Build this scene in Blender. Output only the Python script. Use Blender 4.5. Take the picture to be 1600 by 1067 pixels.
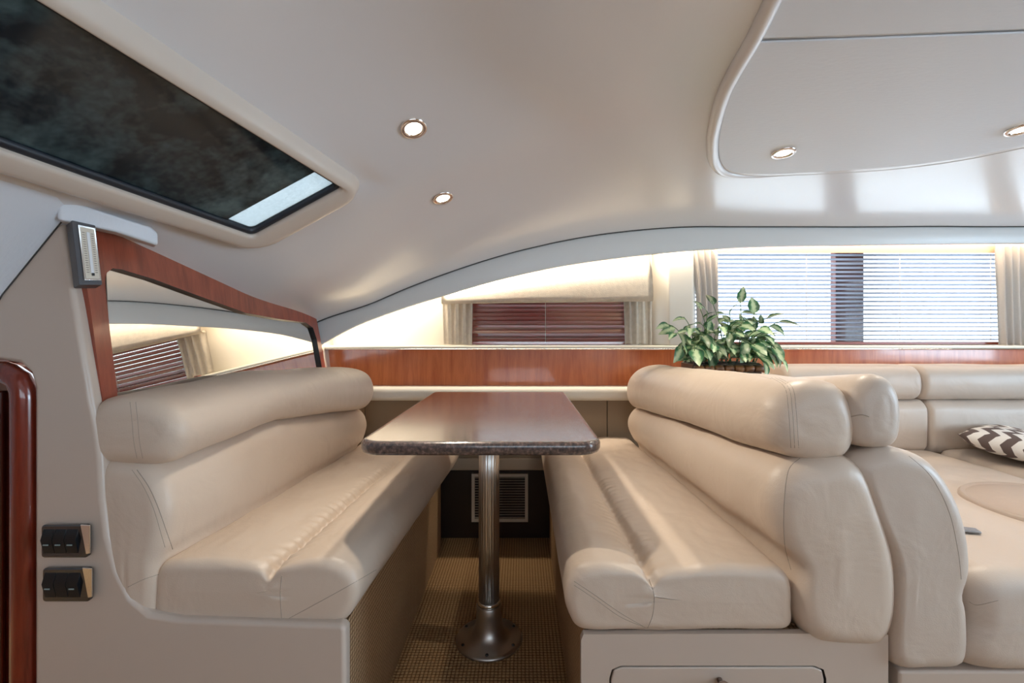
import bpy, bmesh, math, random
from mathutils import Vector, Matrix, noise
from mathutils.bvhtree import BVHTree
random.seed(7)
for o in list(bpy.data.objects): bpy.data.objects.remove(o)
S = bpy.context.scene
COL = S.collection
R = math.radians

# ------------------------------------------------------------------ camera
F, CX, CY, H = 711.0, 815.0, 522.0, 0.954
cam = bpy.data.objects.new('camera', bpy.data.cameras.new('camera'))
COL.objects.link(cam)
cam.location = (0, 0, H); cam.rotation_euler = (R(90), 0, 0)
cam.data.sensor_width = 36; cam.data.lens = 36*F/1600
cam.data.shift_x = -(CX-800)/1600; cam.data.shift_y = -(533.5-CY)/1600
cam.data.clip_start = .02
S.camera = cam
# ------------------------------------------------------------------ world, exposure
S.view_settings.view_transform = 'Standard'; S.view_settings.look = 'None'
S.view_settings.gamma = 1; S.view_settings.use_curve_mapping = False
S.view_settings.exposure = 0.28
w = bpy.data.worlds.new('sky'); S.world = w; w.use_nodes = True
bg = w.node_tree.nodes['Background']
bg.inputs[0].default_value = (.84, .92, 1.0, 1); bg.inputs[1].default_value = 4.0
try:
    S.cycles.use_denoising = True; S.cycles.max_bounces = 8; S.cycles.diffuse_bounces = 5
    S.cycles.glossy_bounces = 4; S.cycles.transparent_max_bounces = 10
    S.cycles.sample_clamp_indirect = 4; S.cycles.caustics_reflective = False; S.cycles.caustics_refractive = False
except Exception: pass

def area(name, loc, target, sx, sy, power, col, spread=180):
    l = bpy.data.lights.new(name, 'AREA'); l.shape = 'RECTANGLE'; l.size = sx; l.size_y = sy
    l.energy = power; l.color = col; l.spread = R(spread)
    o = bpy.data.objects.new(name, l); COL.objects.link(o); o.location = loc
    o.rotation_euler = (Vector(target)-Vector(loc)).to_track_quat('-Z', 'Y').to_euler()
    return o
# fill lamps added as daylight from the unseen port windows and aft glass door
area('port_window_fill', (.9, -1.95, 1.15), (.9, 0, 1.15), 2.6, .5, 5, (.64, .82, 1))
area('aft_door_fill', (3.75, .1, 1.1), (.3, .5, 1.5), 1.3, .7, 40, (.60, .80, 1))  # added lamp, aimed up to brighten and cool the ceiling

# ------------------------------------------------------------------ helpers
def PY(px, py, Y): return Vector(((px-CX)*Y/F, Y, H-(py-CY)*Y/F))
def hit(px, py, p0, n):
    d = Vector(((px-CX)/F, 1, (CY-py)/F)); o = Vector((0, 0, H)); n = Vector(n)
    return o + d*((Vector(p0)-o).dot(n)/d.dot(n))
def tag(o, label=None, cat=None, group=None, kind=None):
    if label: o['label'] = label
    if cat: o['category'] = cat
    if group: o['group'] = group
    if kind: o['kind'] = kind
    return o
def empty(name, loc=(0, 0, 0), label=None, cat=None, group=None, kind=None):
    o = bpy.data.objects.new(name, None); COL.objects.link(o); o.location = loc; o.empty_display_size = .05
    return tag(o, label, cat, group, kind)
def inv(o):
    M = Matrix.Identity(4)
    while o is not None:
        M = o.matrix_basis @ M if False else (o.matrix_basis @ M)
        o = o.parent
    return M
def link(name, me, parent=None, mats=None, smooth=True):
    o = bpy.data.objects.new(name, me); COL.objects.link(o)
    for m in (mats or []): me.materials.append(m)
    if smooth: me.polygons.foreach_set('use_smooth', [True]*len(me.polygons))
    if parent is not None:
        o.parent = parent
        W = Matrix.Identity(4); p = parent
        chain = []
        while p is not None: chain.append(p); p = p.parent
        for q in reversed(chain): W = W @ q.matrix_parent_inverse @ q.matrix_basis
        o.matrix_parent_inverse = W.inverted()      # mesh data stays in world coordinates
    return o
def mk(name, bm, mats, parent=None, smooth=False, bevel=0, seg=2, kind=None):
    if not isinstance(mats, (list, tuple)): mats = [mats]
    bmesh.ops.recalc_face_normals(bm, faces=bm.faces)
    me = bpy.data.meshes.new(name); bm.to_mesh(me); bm.free()
    o = link(name, me, parent, mats, smooth or bevel > 0)
    if bevel:
        b = o.modifiers.new('bevel', 'BEVEL'); b.width = bevel; b.segments = seg; b.limit_method = 'ANGLE'; b.angle_limit = R(40)
        b.harden_normals = True
    if kind: o['kind'] = kind
    return o
def bx(bm, x0, x1, y0, y1, z0, z1, M=None, mi=0):
    vs = [Vector((x, y, z)) for x in (x0, x1) for y in (y0, y1) for z in (z0, z1)]
    if M: vs = [M @ v for v in vs]
    v = [bm.verts.new(p) for p in vs]
    for f in ((0, 1, 3, 2), (4, 6, 7, 5), (0, 4, 5, 1), (2, 3, 7, 6), (0, 2, 6, 4), (1, 5, 7, 3)):
        bm.faces.new([v[i] for i in f]).material_index = mi
def box(name, x0, x1, y0, y1, z0, z1, m, parent=None, bevel=0, M=None, seg=2):
    bm = bmesh.new(); bx(bm, x0, x1, y0, y1, z0, z1, M); return mk(name, bm, m, parent, bevel=bevel, seg=seg)
def tube_bm(bm, pts, r, n=8, cap=True, mi=0):
    pts = [Vector(p) for p in pts]; rings = []
    up = Vector((0, 0, 1)); prev = None
    for i, p in enumerate(pts):
        t = (pts[min(i+1, len(pts)-1)]-pts[max(i-1, 0)]).normalized()
        a = prev if prev is not None else (up if abs(t.z) < .9 else Vector((1, 0, 0)))
        b = t.cross(a).normalized(); a2 = b.cross(t).normalized(); prev = a2
        rr = r[i] if isinstance(r, (list, tuple)) else r
        rings.append([bm.verts.new(p+a2*math.cos(2*math.pi*k/n)*rr+b*math.sin(2*math.pi*k/n)*rr) for k in range(n)])
    for A, B in zip(rings, rings[1:]):
        for k in range(n):
            bm.faces.new((A[k], A[(k+1) % n], B[(k+1) % n], B[k])).material_index = mi
    if cap:
        bm.faces.new(rings[0][::-1]); bm.faces.new(rings[-1])
def tube(name, pts, r, m, parent=None, n=8):
    bm = bmesh.new(); tube_bm(bm, pts, r, n); return mk(name, bm, m, parent, smooth=True)
def lathe(name, prof, m, parent=None, M=Matrix.Identity(4), n=40):
    bm = bmesh.new(); rings = []
    for r, z in prof:
        if r < 1e-6: rings.append([bm.verts.new(M @ Vector((0, 0, z)))])
        else: rings.append([bm.verts.new(M @ Vector((r*math.cos(2*math.pi*k/n), r*math.sin(2*math.pi*k/n), z))) for k in range(n)])
    for A, B in zip(rings, rings[1:]):
        for k in range(n):
            a = A[k % len(A)]; b = A[(k+1) % len(A)]; c = B[(k+1) % len(B)]; d = B[k % len(B)]
            f = []
            for v in (a, b, c, d):
                if v not in f: f.append(v)
            if len(f) > 2: bm.faces.new(f)
    o = mk(name, bm, m, parent, smooth=True)
    return o
def plate(name, outer, th, mats, parent=None, holes=(), bevel=0, side_mi=0, hole_mi=0, seg=2, smooth=False):
    """flat plate: outline points (3D), thickness vector, optional holes"""
    th = Vector(th); bm = bmesh.new()
    loops = [[Vector(p) for p in outer]]+[[Vector(p) for p in h] for h in holes]
    for off in (Vector(), th):
        edges = []
        for L in loops:
            vs = [bm.verts.new(p+off) for p in L]
            edges += [bm.edges.new((vs[i], vs[(i+1) % len(vs)])) for i in range(len(vs))]
        bmesh.ops.triangle_fill(bm, use_beauty=True, use_dissolve=False, edges=edges)
    bm.verts.ensure_lookup_table()
    n = sum(len(L) for L in loops); base = 0
    for li, L in enumerate(loops):
        k = len(L)
        for i in range(k):
            a, b = base+i, base+(i+1) % k
            f = bm.faces.new((bm.verts[a], bm.verts[b], bm.verts[b+n], bm.verts[a+n]))
            f.material_index = hole_mi if li else side_mi
        base += k
    bmesh.ops.dissolve_limit(bm, angle_limit=R(1), verts=bm.verts, edges=bm.edges, delimit={'MATERIAL'})
    return mk(name, bm, mats, parent, bevel=bevel, seg=seg, smooth=smooth)
def spl(pts, n, closed=True):
    """Catmull-Rom through pts, resampled to n points evenly"""
    P = [Vector(p) for p in pts]; k = len(P); out = []
    segs = k if closed else k-1
    g = (lambda i: P[i % k]) if closed else (lambda i: P[min(max(i, 0), k-1)])
    for i in range(segs):
        p0, p1, p2, p3 = g(i-1), g(i), g(i+1), g(i+2)
        for j in range(16):
            t = j/16
            out.append(.5*((2*p1)+(p2-p0)*t+(2*p0-5*p1+4*p2-p3)*t*t+(3*p1-p0-3*p2+p3)*t**3))
    if closed: out.append(out[0].copy())
    else: out.append(P[-1].copy())
    L = [0]
    for a, b in zip(out, out[1:]): L.append(L[-1]+(b-a).length)
    res = []; j = 0
    m = n if closed else n-1
    for i in range(n):
        s = L[-1]*i/m
        while j < len(L)-2 and L[j+1] < s: j += 1
        d = L[j+1]-L[j]
        res.append(out[j].lerp(out[j+1], (s-L[j])/d if d > 0 else 0))
    return res
def sm(a, b, x):
    t = min(max((x-a)/(b-a), 0), 1); return t*t*(3-2*t)
def loft(name, secs, m, parent, r0=.035, r1=.035, dome=.002, n=84, ny=60, axis='y', disp=None, capn=7, round_pts=None):
    """upholstered block: section loops (u,z) keyed along an axis, ends rolled over; disp(p)->offset vector"""
    keys = [(y, spl([(a, b, 0) for a, b in pts], n)) for y, pts in secs]
    y0, y1 = keys[0][0], keys[-1][0]
    def sec(y):
        if y <= y0: return keys[0][1]
        if y >= y1: return keys[-1][1]
        for (ya, A), (yb, B) in zip(keys, keys[1:]):
            if ya <= y <= yb:
                t = (y-ya)/(yb-ya); t = t if len(keys) == 2 else t
                return [p.lerp(q, t) for p, q in zip(A, B)]
    rings = []
    def ring(y, L, inset):
        xs = [p.x for p in L]; zs = [p.y for p in L]
        cx, cz = (min(xs)+max(xs))/2, (min(zs)+max(zs))/2; hw, hh = (max(xs)-min(xs))/2, (max(zs)-min(zs))/2
        sx, sz = max(1-inset/hw, .02), max(1-inset/hh, .02)
        return [(cx+(p.x-cx)*sx, y, cz+(p.y-cz)*sz) for p in L]
    A = keys[0][1]; B = keys[-1][1]
    hwA = min(max(p.x for p in A)-min(p.x for p in A), max(p.y for p in A)-min(p.y for p in A))/2
    hwB = min(max(p.x for p in B)-min(p.x for p in B), max(p.y for p in B)-min(p.y for p in B))/2
    inner = [.9, .75, .55, .35, .15]
    for k in inner[::-1]:
        ins = r0+(hwA-r0)*(1-k); rings.append(ring(y0-dome*(1-k*k)**2, A, ins))
    for i in range(capn):                   # quarter round: phi 0 (at the face) .. 90deg (at full section)
        ph = math.pi/2*i/capn
        rings.append(ring(y0+r0*(1-math.cos(ph)), sec(y0), r0*(1-math.sin(ph))))
    for i in range(ny+1):
        y = (y0+r0)+(y1-r1-y0-r0)*i/ny
        t = i/ny
        rings.append(ring(y, sec(y0+(y1-y0)*t), 0))
    for i in range(capn-1, -1, -1):
        ph = math.pi/2*i/capn
        rings.append(ring(y1-r1*(1-math.cos(ph)), sec(y1), r1*(1-math.sin(ph))))
    for k in inner:
        ins = r1+(hwB-r1)*(1-k); rings.append(ring(y1+dome*(1-k*k)**2, B, ins))
    bm = bmesh.new(); V = []
    def conv(p):
        p = Vector(p) if axis == 'y' else Vector((p[1], p[0], p[2]))
        if disp: p = p+disp(p)
        return p
    for rg in rings: V.append([bm.verts.new(conv(p)) for p in rg])
    for P, Q in zip(V, V[1:]):
        for k in range(n): bm.faces.new((P[k], P[(k+1) % n], Q[(k+1) % n], Q[k]))
    for P in (V[0], V[-1]):
        c = sum((v.co for v in P), Vector())/n; cv = bm.verts.new(c)
        for k in range(n): bm.faces.new((P[k], P[(k+1) % n], cv))
    return mk(name, bm, m, parent, smooth=True)
def copy_tree(o, parent=None):
    c = o.copy(); COL.objects.link(c); c.parent = parent
    for ch in o.children: copy_tree(ch, c)
    return c

# ------------------------------------------------------------------ materials
def newmat(name):
    m = bpy.data.materials.new(name); m.use_nodes = True
    nt = m.node_tree; return m, nt, nt.nodes['Principled BSDF']
def mat(name, col, rough=.5, metal=0, coat=0, noise_amt=0, scale=8, bump=0, bscale=200, stretch=(1, 1, 1), spec=.5, col2=None, coat_rough=.05, sheen=0, detail=4):
    m, nt, b = newmat(name); N = nt.nodes; L = nt.links
    b.inputs['Base Color'].default_value = (*col, 1); b.inputs['Roughness'].default_value = rough
    b.inputs['Metallic'].default_value = metal; b.inputs['Coat Weight'].default_value = coat; b.inputs['Coat Roughness'].default_value = coat_rough
    b.inputs['Specular IOR Level'].default_value = spec
    if sheen: b.inputs['Sheen Weight'].default_value = sheen
    tc = N.new('ShaderNodeTexCoord'); mp = N.new('ShaderNodeMapping'); mp.inputs['Scale'].default_value = stretch
    L.new(tc.outputs['Object'], mp.inputs['Vector'])
    if noise_amt or col2:
        n = N.new('ShaderNodeTexNoise'); n.inputs['Scale'].default_value = scale; n.inputs['Detail'].default_value = detail
        L.new(mp.outputs[0], n.inputs['Vector'])
        cr = N.new('ShaderNodeValToRGB'); c2 = col2 or tuple(max(c*(1-noise_amt), 0) for c in col)
        cr.color_ramp.elements[0].color = (*c2, 1); cr.color_ramp.elements[1].color = (*col, 1)
        cr.color_ramp.elements[0].position = .35; cr.color_ramp.elements[1].position = .65
        L.new(n.outputs['Fac'], cr.inputs[0]); L.new(cr.outputs[0], b.inputs['Base Color'])
    if bump:
        n2 = N.new('ShaderNodeTexNoise'); n2.inputs['Scale'].default_value = bscale; n2.inputs['Detail'].default_value = 3
        L.new(mp.outputs[0], n2.inputs['Vector'])
        bp = N.new('ShaderNodeBump'); bp.inputs['Strength'].default_value = bump; bp.inputs['Distance'].default_value = .002
        L.new(n2.outputs['Fac'], bp.inputs['Height']); L.new(bp.outputs[0], b.inputs['Normal'])
    return m
def leather(name, col, rough=.42):
    m, nt, b = newmat(name); N = nt.nodes; L = nt.links
    b.inputs['Base Color'].default_value = (*col, 1); b.inputs['Roughness'].default_value = rough
    tc = N.new('ShaderNodeTexCoord')
    v = N.new('ShaderNodeTexVoronoi'); v.inputs['Scale'].default_value = 420; L.new(tc.outputs['Object'], v.inputs['Vector'])
    n = N.new('ShaderNodeTexNoise'); n.inputs['Scale'].default_value = 9; n.inputs['Detail'].default_value = 3; n.inputs['Distortion'].default_value = .6
    L.new(tc.outputs['Object'], n.inputs['Vector'])
    b1 = N.new('ShaderNodeBump'); b1.inputs['Strength'].default_value = .12; b1.inputs['Distance'].default_value = .001
    L.new(v.outputs['Distance'], b1.inputs['Height'])
    b2 = N.new('ShaderNodeBump'); b2.inputs['Strength'].default_value = .4; b2.inputs['Distance'].default_value = .012
    L.new(n.outputs['Fac'], b2.inputs['Height']); L.new(b1.outputs[0], b2.inputs['Normal']); L.new(b2.outputs[0], b.inputs['Normal'])
    return m
def emit(name, col, s):
    m, nt, b = newmat(name); b.inputs['Base Color'].default_value = (*col, 1)
    b.inputs['Emission Color'].default_value = (*col, 1); b.inputs['Emission Strength'].default_value = s; return m
def glassmat(name, tint, refl=.08, rough=.02):
    m = bpy.data.materials.new(name); m.use_nodes = True; nt = m.node_tree; nt.nodes.clear(); N = nt.nodes; L = nt.links
    out = N.new('ShaderNodeOutputMaterial'); mx = N.new('ShaderNodeMixShader'); t = N.new('ShaderNodeBsdfTransparent'); g = N.new('ShaderNodeBsdfGlossy')
    t.inputs[0].default_value = (*tint, 1); g.inputs['Roughness'].default_value = rough
    f = N.new('ShaderNodeFresnel'); f.inputs[0].default_value = 1.45
    ge = N.new('ShaderNodeNewGeometry'); mi = N.new('ShaderNodeMix'); mi.inputs[2].default_value = 1.45; mi.inputs[3].default_value = 1/1.45
    L.new(ge.outputs['Backfacing'], mi.inputs[0]); L.new(mi.outputs[0], f.inputs[0])
    L.new(f.outputs[0], mx.inputs[0]); L.new(t.outputs[0], mx.inputs[1]); L.new(g.outputs[0], mx.inputs[2]); L.new(mx.outputs[0], out.inputs[0])
    return m
def wood(name, dark, light, axis='z', rough=.3, coat=.6, sc=1.0):
    m, nt, b = newmat(name); N = nt.nodes; L = nt.links
    tc = N.new('ShaderNodeTexCoord'); mp = N.new('ShaderNodeMapping')
    s = {'z': (14, 14, 1.2), 'y': (14, 1.2, 14), 'x': (1.2, 14, 14)}[axis]; mp.inputs['Scale'].default_value = tuple(k*sc for k in s)
    L.new(tc.outputs['Object'], mp.inputs['Vector'])
    n = N.new('ShaderNodeTexNoise'); n.inputs['Scale'].default_value = 2.2; n.inputs['Detail'].default_value = 6; n.inputs['Distortion'].default_value = .8
    n2 = N.new('ShaderNodeTexNoise'); n2.inputs['Scale'].default_value = 16; n2.inputs['Detail'].default_value = 3
    L.new(mp.outputs[0], n.inputs['Vector']); L.new(mp.outputs[0], n2.inputs['Vector'])
    mx = N.new('ShaderNodeMath'); mx.operation = 'MULTIPLY_ADD'; mx.inputs[1].default_value = .35; L.new(n2.outputs['Fac'], mx.inputs[0]); L.new(n.outputs['Fac'], mx.inputs[2])
    cr = N.new('ShaderNodeValToRGB'); cr.color_ramp.elements[0].color = (*dark, 1); cr.color_ramp.elements[1].color = (*light, 1)
    cr.color_ramp.elements[0].position = .5; cr.color_ramp.elements[1].position = .82
    L.new(mx.outputs[0], cr.inputs[0]); L.new(cr.outputs[0], b.inputs['Base Color'])
    b.inputs['Roughness'].default_value = rough; b.inputs['Coat Weight'].default_value = coat; b.inputs['Coat Roughness'].default_value = .08
    return m
def carpetmat(name, c1, c2):
    m, nt, b = newmat(name); N = nt.nodes; L = nt.links
    tc = N.new('ShaderNodeTexCoord'); sx = N.new('ShaderNodeSeparateXYZ'); L.new(tc.outputs['Object'], sx.inputs[0])
    def M(op, a, bb=None, c=None):
        x = N.new('ShaderNodeMath'); x.operation = op
        for i, v in enumerate((a, bb, c)):
            if v is None: continue
            if isinstance(v, (int, float)): x.inputs[i].default_value = v
            else: L.new(v, x.inputs[i])
        return x.outputs[0]
    # basket weave on whichever two axes the face spans: floor uses x,y ; bench sides y,z
    geo = N.new('ShaderNodeNewGeometry'); sn = N.new('ShaderNodeSeparateXYZ'); L.new(geo.outputs['True Normal'], sn.inputs[0])
    isx = M('GREATER_THAN', M('ABSOLUTE', sn.outputs[0]), .7)
    u = sx.outputs[1]
    v = M('ADD', M('MULTIPLY', sx.outputs[2], isx), M('MULTIPLY', sx.outputs[0], M('SUBTRACT', 1, isx)))
    k = 2*math.pi/.022
    a = M('SINE', M('MULTIPLY', u, k)); c = M('SINE', M('MULTIPLY', v, k))
    chk = M('MULTIPLY', a, c)
    fu = M('ABSOLUTE', M('SINE', M('MULTIPLY', u, k*1.0))); fv = M('ABSOLUTE', M('SINE', M('MULTIPLY', v, k*1.0)))
    hgt = M('POWER', M('MULTIPLY', fu, fv), .5)
    nz = N.new('ShaderNodeTexNoise'); nz.inputs['Scale'].default_value = 220; L.new(tc.outputs['Object'], nz.inputs['Vector'])
    h2 = M('MULTIPLY_ADD', nz.outputs['Fac'], .5, M('MULTIPLY', hgt, .8))
    cr = N.new('ShaderNodeValToRGB'); cr.color_ramp.elements[0].color = (*c1, 1); cr.color_ramp.elements[1].color = (*c2, 1)
    cr.color_ramp.elements[0].position = .35; cr.color_ramp.elements[1].position = .95; L.new(h2, cr.inputs[0]); L.new(cr.outputs[0], b.inputs['Base Color'])
    bp = N.new('ShaderNodeBump'); bp.inputs['Strength'].default_value = .8; bp.inputs['Distance'].default_value = .004; L.new(h2, bp.inputs['Height']); L.new(bp.outputs[0], b.inputs['Normal'])
    b.inputs['Roughness'].default_value = .95; b.inputs['Specular IOR Level'].default_value = .1
    return m

GEL = mat('gelcoat', (.73, .735, .755), .32, coat=.7, coat_rough=.18)
GELP = mat('moulded_panel', (.56, .47, .40), .32, coat=.25, coat_rough=.15)
VINYL = mat('headliner_vinyl', (.69, .735, .80), .5, bump=.25, bscale=60, stretch=(1, 2.5, 1))
WALLV = mat('wall_vinyl', (.68, .645, .575), .45, bump=.1, bscale=300)
FASC = mat('fascia', (.66, .68, .68), .35)
LEA = leather('cream_leather', (.635, .525, .43))
LEA2 = leather('sofa_leather', (.585, .495, .42))
SEAM = mat('seam_thread', (.36, .30, .24), .7)
GAP = mat('seam_dark', (.06, .06, .06), .8)  # plain dark grey of the joint and seam lines
TAUPE = mat('wall_taupe_vinyl', (.27, .20, .13), .5, bump=.1)
CHERRY = wood('cherry_panel', (.48, .115, .035), (.64, .19, .062), 'z')
CHERRYL = wood('cherry_surround', (.20, .038, .02), (.33, .07, .035), 'z', rough=.32, coat=.5)
CHERRYK = wood('cherry_deep', (.030, .004, .002), (.07, .008, .003), 'z', rough=.2, coat=.6)
CHERRYD = wood('cherry_dark', (.10, .010, .004), (.20, .024, .009), 'z', rough=.25, coat=.6)
DARKW = mat('dark_kick_board', (.03, .017, .012), .4)
BLACK = mat('black_edge', (.012, .012, .014), .35)
RUBBER = mat('rubber_seal', (.012, .018, .028), .4)
CHROME = mat('chrome', (.85, .84, .82), .12, metal=1)
ALU = mat('brushed_aluminium', (.62, .60, .57), .30, metal=1, bump=.25, bscale=30, stretch=(8, 8, .2))
CASTALU = mat('cast_aluminium', (.52, .50, .48), .36, metal=1)
CARPET = carpetmat('woven_carpet', (.19, .10, .045), (.50, .32, .16))
CARPETS = carpetmat('bench_carpet', (.22, .13, .065), (.58, .39, .23))
MIRROR = mat('mirror_glass', (.86, .84, .80), .015, metal=1)
GLASS = glassmat('window_glass', (.93, .96, .97))
def granite():
    m, nt, b = newmat('speckled_stone'); N = nt.nodes; L = nt.links
    tc = N.new('ShaderNodeTexCoord'); v = N.new('ShaderNodeTexVoronoi'); v.inputs['Scale'].default_value = 260
    n = N.new('ShaderNodeTexNoise'); n.inputs['Scale'].default_value = 120; n.inputs['Detail'].default_value = 5
    L.new(tc.outputs['Object'], v.inputs['Vector']); L.new(tc.outputs['Object'], n.inputs['Vector'])
    cr = N.new('ShaderNodeValToRGB'); e = cr.color_ramp.elements
    e[0].color = (.035, .033, .036, 1); e[0].position = .3; e[1].color = (.30, .21, .185, 1); e[1].position = .78
    e2 = cr.color_ramp.elements.new(.55); e2.color = (.12, .082, .073, 1)
    L.new(n.outputs['Fac'], cr.inputs[0])
    sp = N.new('ShaderNodeValToRGB'); sp.color_ramp.elements[0].color = (.03, .03, .035, 1); sp.color_ramp.elements[1].color = (1, 1, 1, 1); sp.color_ramp.elements[1].position = .3
    L.new(v.outputs['Distance'], sp.inputs[0])
    mx = N.new('ShaderNodeMix'); mx.data_type = 'RGBA'; mx.blend_type = 'MULTIPLY'; mx.inputs[0].default_value = .35
    L.new(cr.outputs[0], mx.inputs[6]); L.new(sp.outputs[0], mx.inputs[7]); L.new(mx.outputs[2], b.inputs['Base Color'])
    b.inputs['Roughness'].default_value = .25; b.inputs['Coat Weight'].default_value = .8; b.inputs['Coat Roughness'].default_value = .13
    return m
GRAN = granite()
def clothmat(name, col, f):
    m, nt, b = newmat(name); N = nt.nodes; L = nt.links
    b.inputs['Base Color'].default_value = (*col, 1); b.inputs['Roughness'].default_value = .9
    tr = N.new('ShaderNodeBsdfTranslucent'); tr.inputs[0].default_value = (*col, 1); ms = N.new('ShaderNodeMixShader'); ms.inputs[0].default_value = f
    tc = N.new('ShaderNodeTexCoord'); n = N.new('ShaderNodeTexNoise'); n.inputs['Scale'].default_value = 160; n.inputs['Detail'].default_value = 4; L.new(tc.outputs['Object'], n.inputs['Vector'])
    cr = N.new('ShaderNodeValToRGB'); cr.color_ramp.elements[0].color = tuple(k*.6 for k in col)+(1,); cr.color_ramp.elements[1].color = (*col, 1); L.new(n.outputs['Fac'], cr.inputs[0]); L.new(cr.outputs[0], tr.inputs[0])
    L.new(b.outputs[0], ms.inputs[1]); L.new(tr.outputs[0], ms.inputs[2]); L.new(ms.outputs[0], N['Material Output'].inputs[0]); return m
LINEN = mat('linen_cloth', (.76, .70, .61), .9, noise_amt=.1, scale=60, bump=.4, bscale=350, sheen=.2)
DRAPE = clothmat('drape_cloth', (.66, .61, .56), .3)

# ------------------------------------------------------------------ ceiling
def P1(x, y):
    return 1.866+.543*x-.217*y+.04*sm(-.6, -.9, x)*sm(1.4, 1.9, y)
def P2(x, y): return 1.61-.1*y
def smin(a, b, k):
    h = min(max(.5+.5*(b-a)/k, 0), 1); return b*(1-h)+a*h-k*h*(1-h)
def zc0(x, y): return .0035*noise.noise(Vector((x*2.6, y*2.6, 3.1)))+smin(P1(x, y), P2(x, y), .12+.14*sm(.9, 1.35, y)+.20*sm(1.3, 1.95, y))
def zc(x, y):
    z = zc0(x, y); u, v = hatch_uv(Vector((x, y, P1(x, y))))
    d = max(-u, u-HW, -v, v-HL, 0)
    if d > .11: return z
    w_ = 1-sm(.03, .11, d); return z*(1-w_)+(P1(x, y)-.002)*w_
YF = 1.95
# hatch frame of reference: A inner-low corner, u across, v along (towards the bow side windows)
HA = Vector((-.71, 1.2, 1.22)); HU = Vector((.23, 0, .125)); HV = Vector((-.2546, -1, .079))
HA = Vector((0, 0, H))+(HA-Vector((0, 0, H)))*.975; HU = HU*.975
HN = HU.cross(HV).normalized()
if HN.z < 0: HN = -HN
hu = HU.normalized(); hv = HV.normalized(); HW = HU.length; HL = 1.35
def hp(u, v, n=0): return HA+hu*u+hv*v+HN*n
def hatch_uv(p):
    d = p-HA
    a = hu.dot(hu); b_ = hu.dot(hv); c = hv.dot(hv); e = d.dot(hu); f = d.dot(hv)
    det = a*c-b_*b_; return (e*c-f*b_)/det, (f*a-e*b_)/det
def in_hatch(p, m):
    u, v = hatch_uv(p); return -m < u < HW+m-.014 and -m < v < HL+m
PA = hit(90, 308, (0, 0, 1.866), (-.543, .217, 1))
def xl(y): return PA.x-.03-.2546*(PA.y-y) if y < PA.y else PA.x-.03-.07*sm(PA.y, 1.0, y)
bm = bmesh.new(); NX, NY = 190, 190; grid = []
ys = [-1.6+(YF+.012+1.6)*j/NY for j in range(NY+1)]
XR = 3.4
for y in ys:
    row = []
    for i in range(NX+1):
        t = i/NX; x = xl(y)+(XR-xl(y))*(t**1.6 if True else t)
        row.append(bm.verts.new((x, y, zc(x, y))))
    grid.append(row)
for j in range(NY):
    for i in range(NX):
        q = (grid[j][i], grid[j][i+1], grid[j+1][i+1], grid[j+1][i])
        c = sum((v.co for v in q), Vector())/4
        if in_hatch(c, .032): continue
        bm.faces.new(q)
ceiling = mk('ceiling', bm, GEL, smooth=True, kind='structure')
# headliner panels set in the ceiling
def pc(px, py): return hit(px, py, (0, 0, 1.61), (0, .1, 1))
PN = Vector((0, -.1, -1)).normalized()
e1 = [pc(x, y) for x, y in [(1184, 62), (1160, 105), (1140, 145), (1128, 185), (1122, 222), (1126, 250), (1142, 265), (1180, 270), (1230, 269), (1300, 265), (1400, 258), (1500, 245), (1600, 225)]]
e1s = [Vector(p) for p in spl(e1, 40, False)]
rb = Vector((2.0, 1.20, 0)); rc = Vector((2.0, .80, 0))
for q in (rb, rc): q.z = P2(0, q.y)
pA = plate('panel', e1s+[rb, rc], PN*.006, VINYL, ceiling, bevel=.004)
e2 = [pc(x, y) for x, y in [(1188, 56), (1205, 20), (1225, -20), (1260, -80), (1340, -220)]]
rd = Vector((2.0, .795, 0)); re_ = Vector((2.0, .35, 0))
for q in (rd, re_): q.z = P2(0, q.y)
plate('panel', e2+[re_, rd], PN*.006, VINYL, ceiling, bevel=.004)
rim = [pc(x, y) for x, y in [(1335, -230), (1252, -80), (1216, -20), (1197, 20), (1176, 62), (1151, 105), (1131, 145), (1119, 185), (1113, 222), (1117, 254), (1136, 271), (1180, 276), (1230, 274), (1300, 271), (1400, 264), (1500, 251), (1600, 231), (1800, 190)]]
rs = spl(rim, 90, False)
bm = bmesh.new(); rr = [.016*(1-.9*sm(.42, .58, i/89)) for i in range(90)]
tube_bm(bm, rs, rr, 14); mk('rim_moulding', bm, GEL, ceiling, smooth=True)
# fascia strip below the ceiling edge with dark joint line
topc = [(495, 503), (550, 480), (600, 459), (650, 441), (700, 424), (750, 409), (800, 395), (850, 382), (900, 372), (950, 365), (1000, 360), (1050, 357), (1100, 354), (1200, 351), (1400, 349), (1600, 347), (2000, 345)]
botc = [(495, 542), (550, 512), (600, 492), (650, 475), (700, 460), (750, 445), (800, 432), (850, 421), (900, 412), (950, 405), (1000, 399), (1050, 394), (1100, 390), (1200, 385), (1400, 382), (1600, 380), (2000, 378)]
tp = spl([PY(x, y, YF) for x, y in topc], 90, False); bt = spl([PY(x, y, YF) for x, y in botc], 90, False)
for p in tp: p.z = zc(p.x, YF)+.002
bm = bmesh.new(); prof = []
for a, b in zip(tp, bt):
    prof.append([bm.verts.new(v) for v in (a+Vector((0, .004, -.004)), a.lerp(b, .5)+Vector((0, -.006, 0)), b+Vector((0, .004, 0)), b+Vector((0, .02, 0)), a+Vector((0, .022, 0)))])
for A, B in zip(prof, prof[1:]):
    for k in range(5): bm.faces.new((A[k], A[(k+1) % 5], B[(k+1) % 5], B[k]))
bm.faces.new(prof[0]); bm.faces.new(prof[-1])
mk('trim_1', bm, FASC, smooth=True, bevel=.003, kind='structure')
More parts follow.
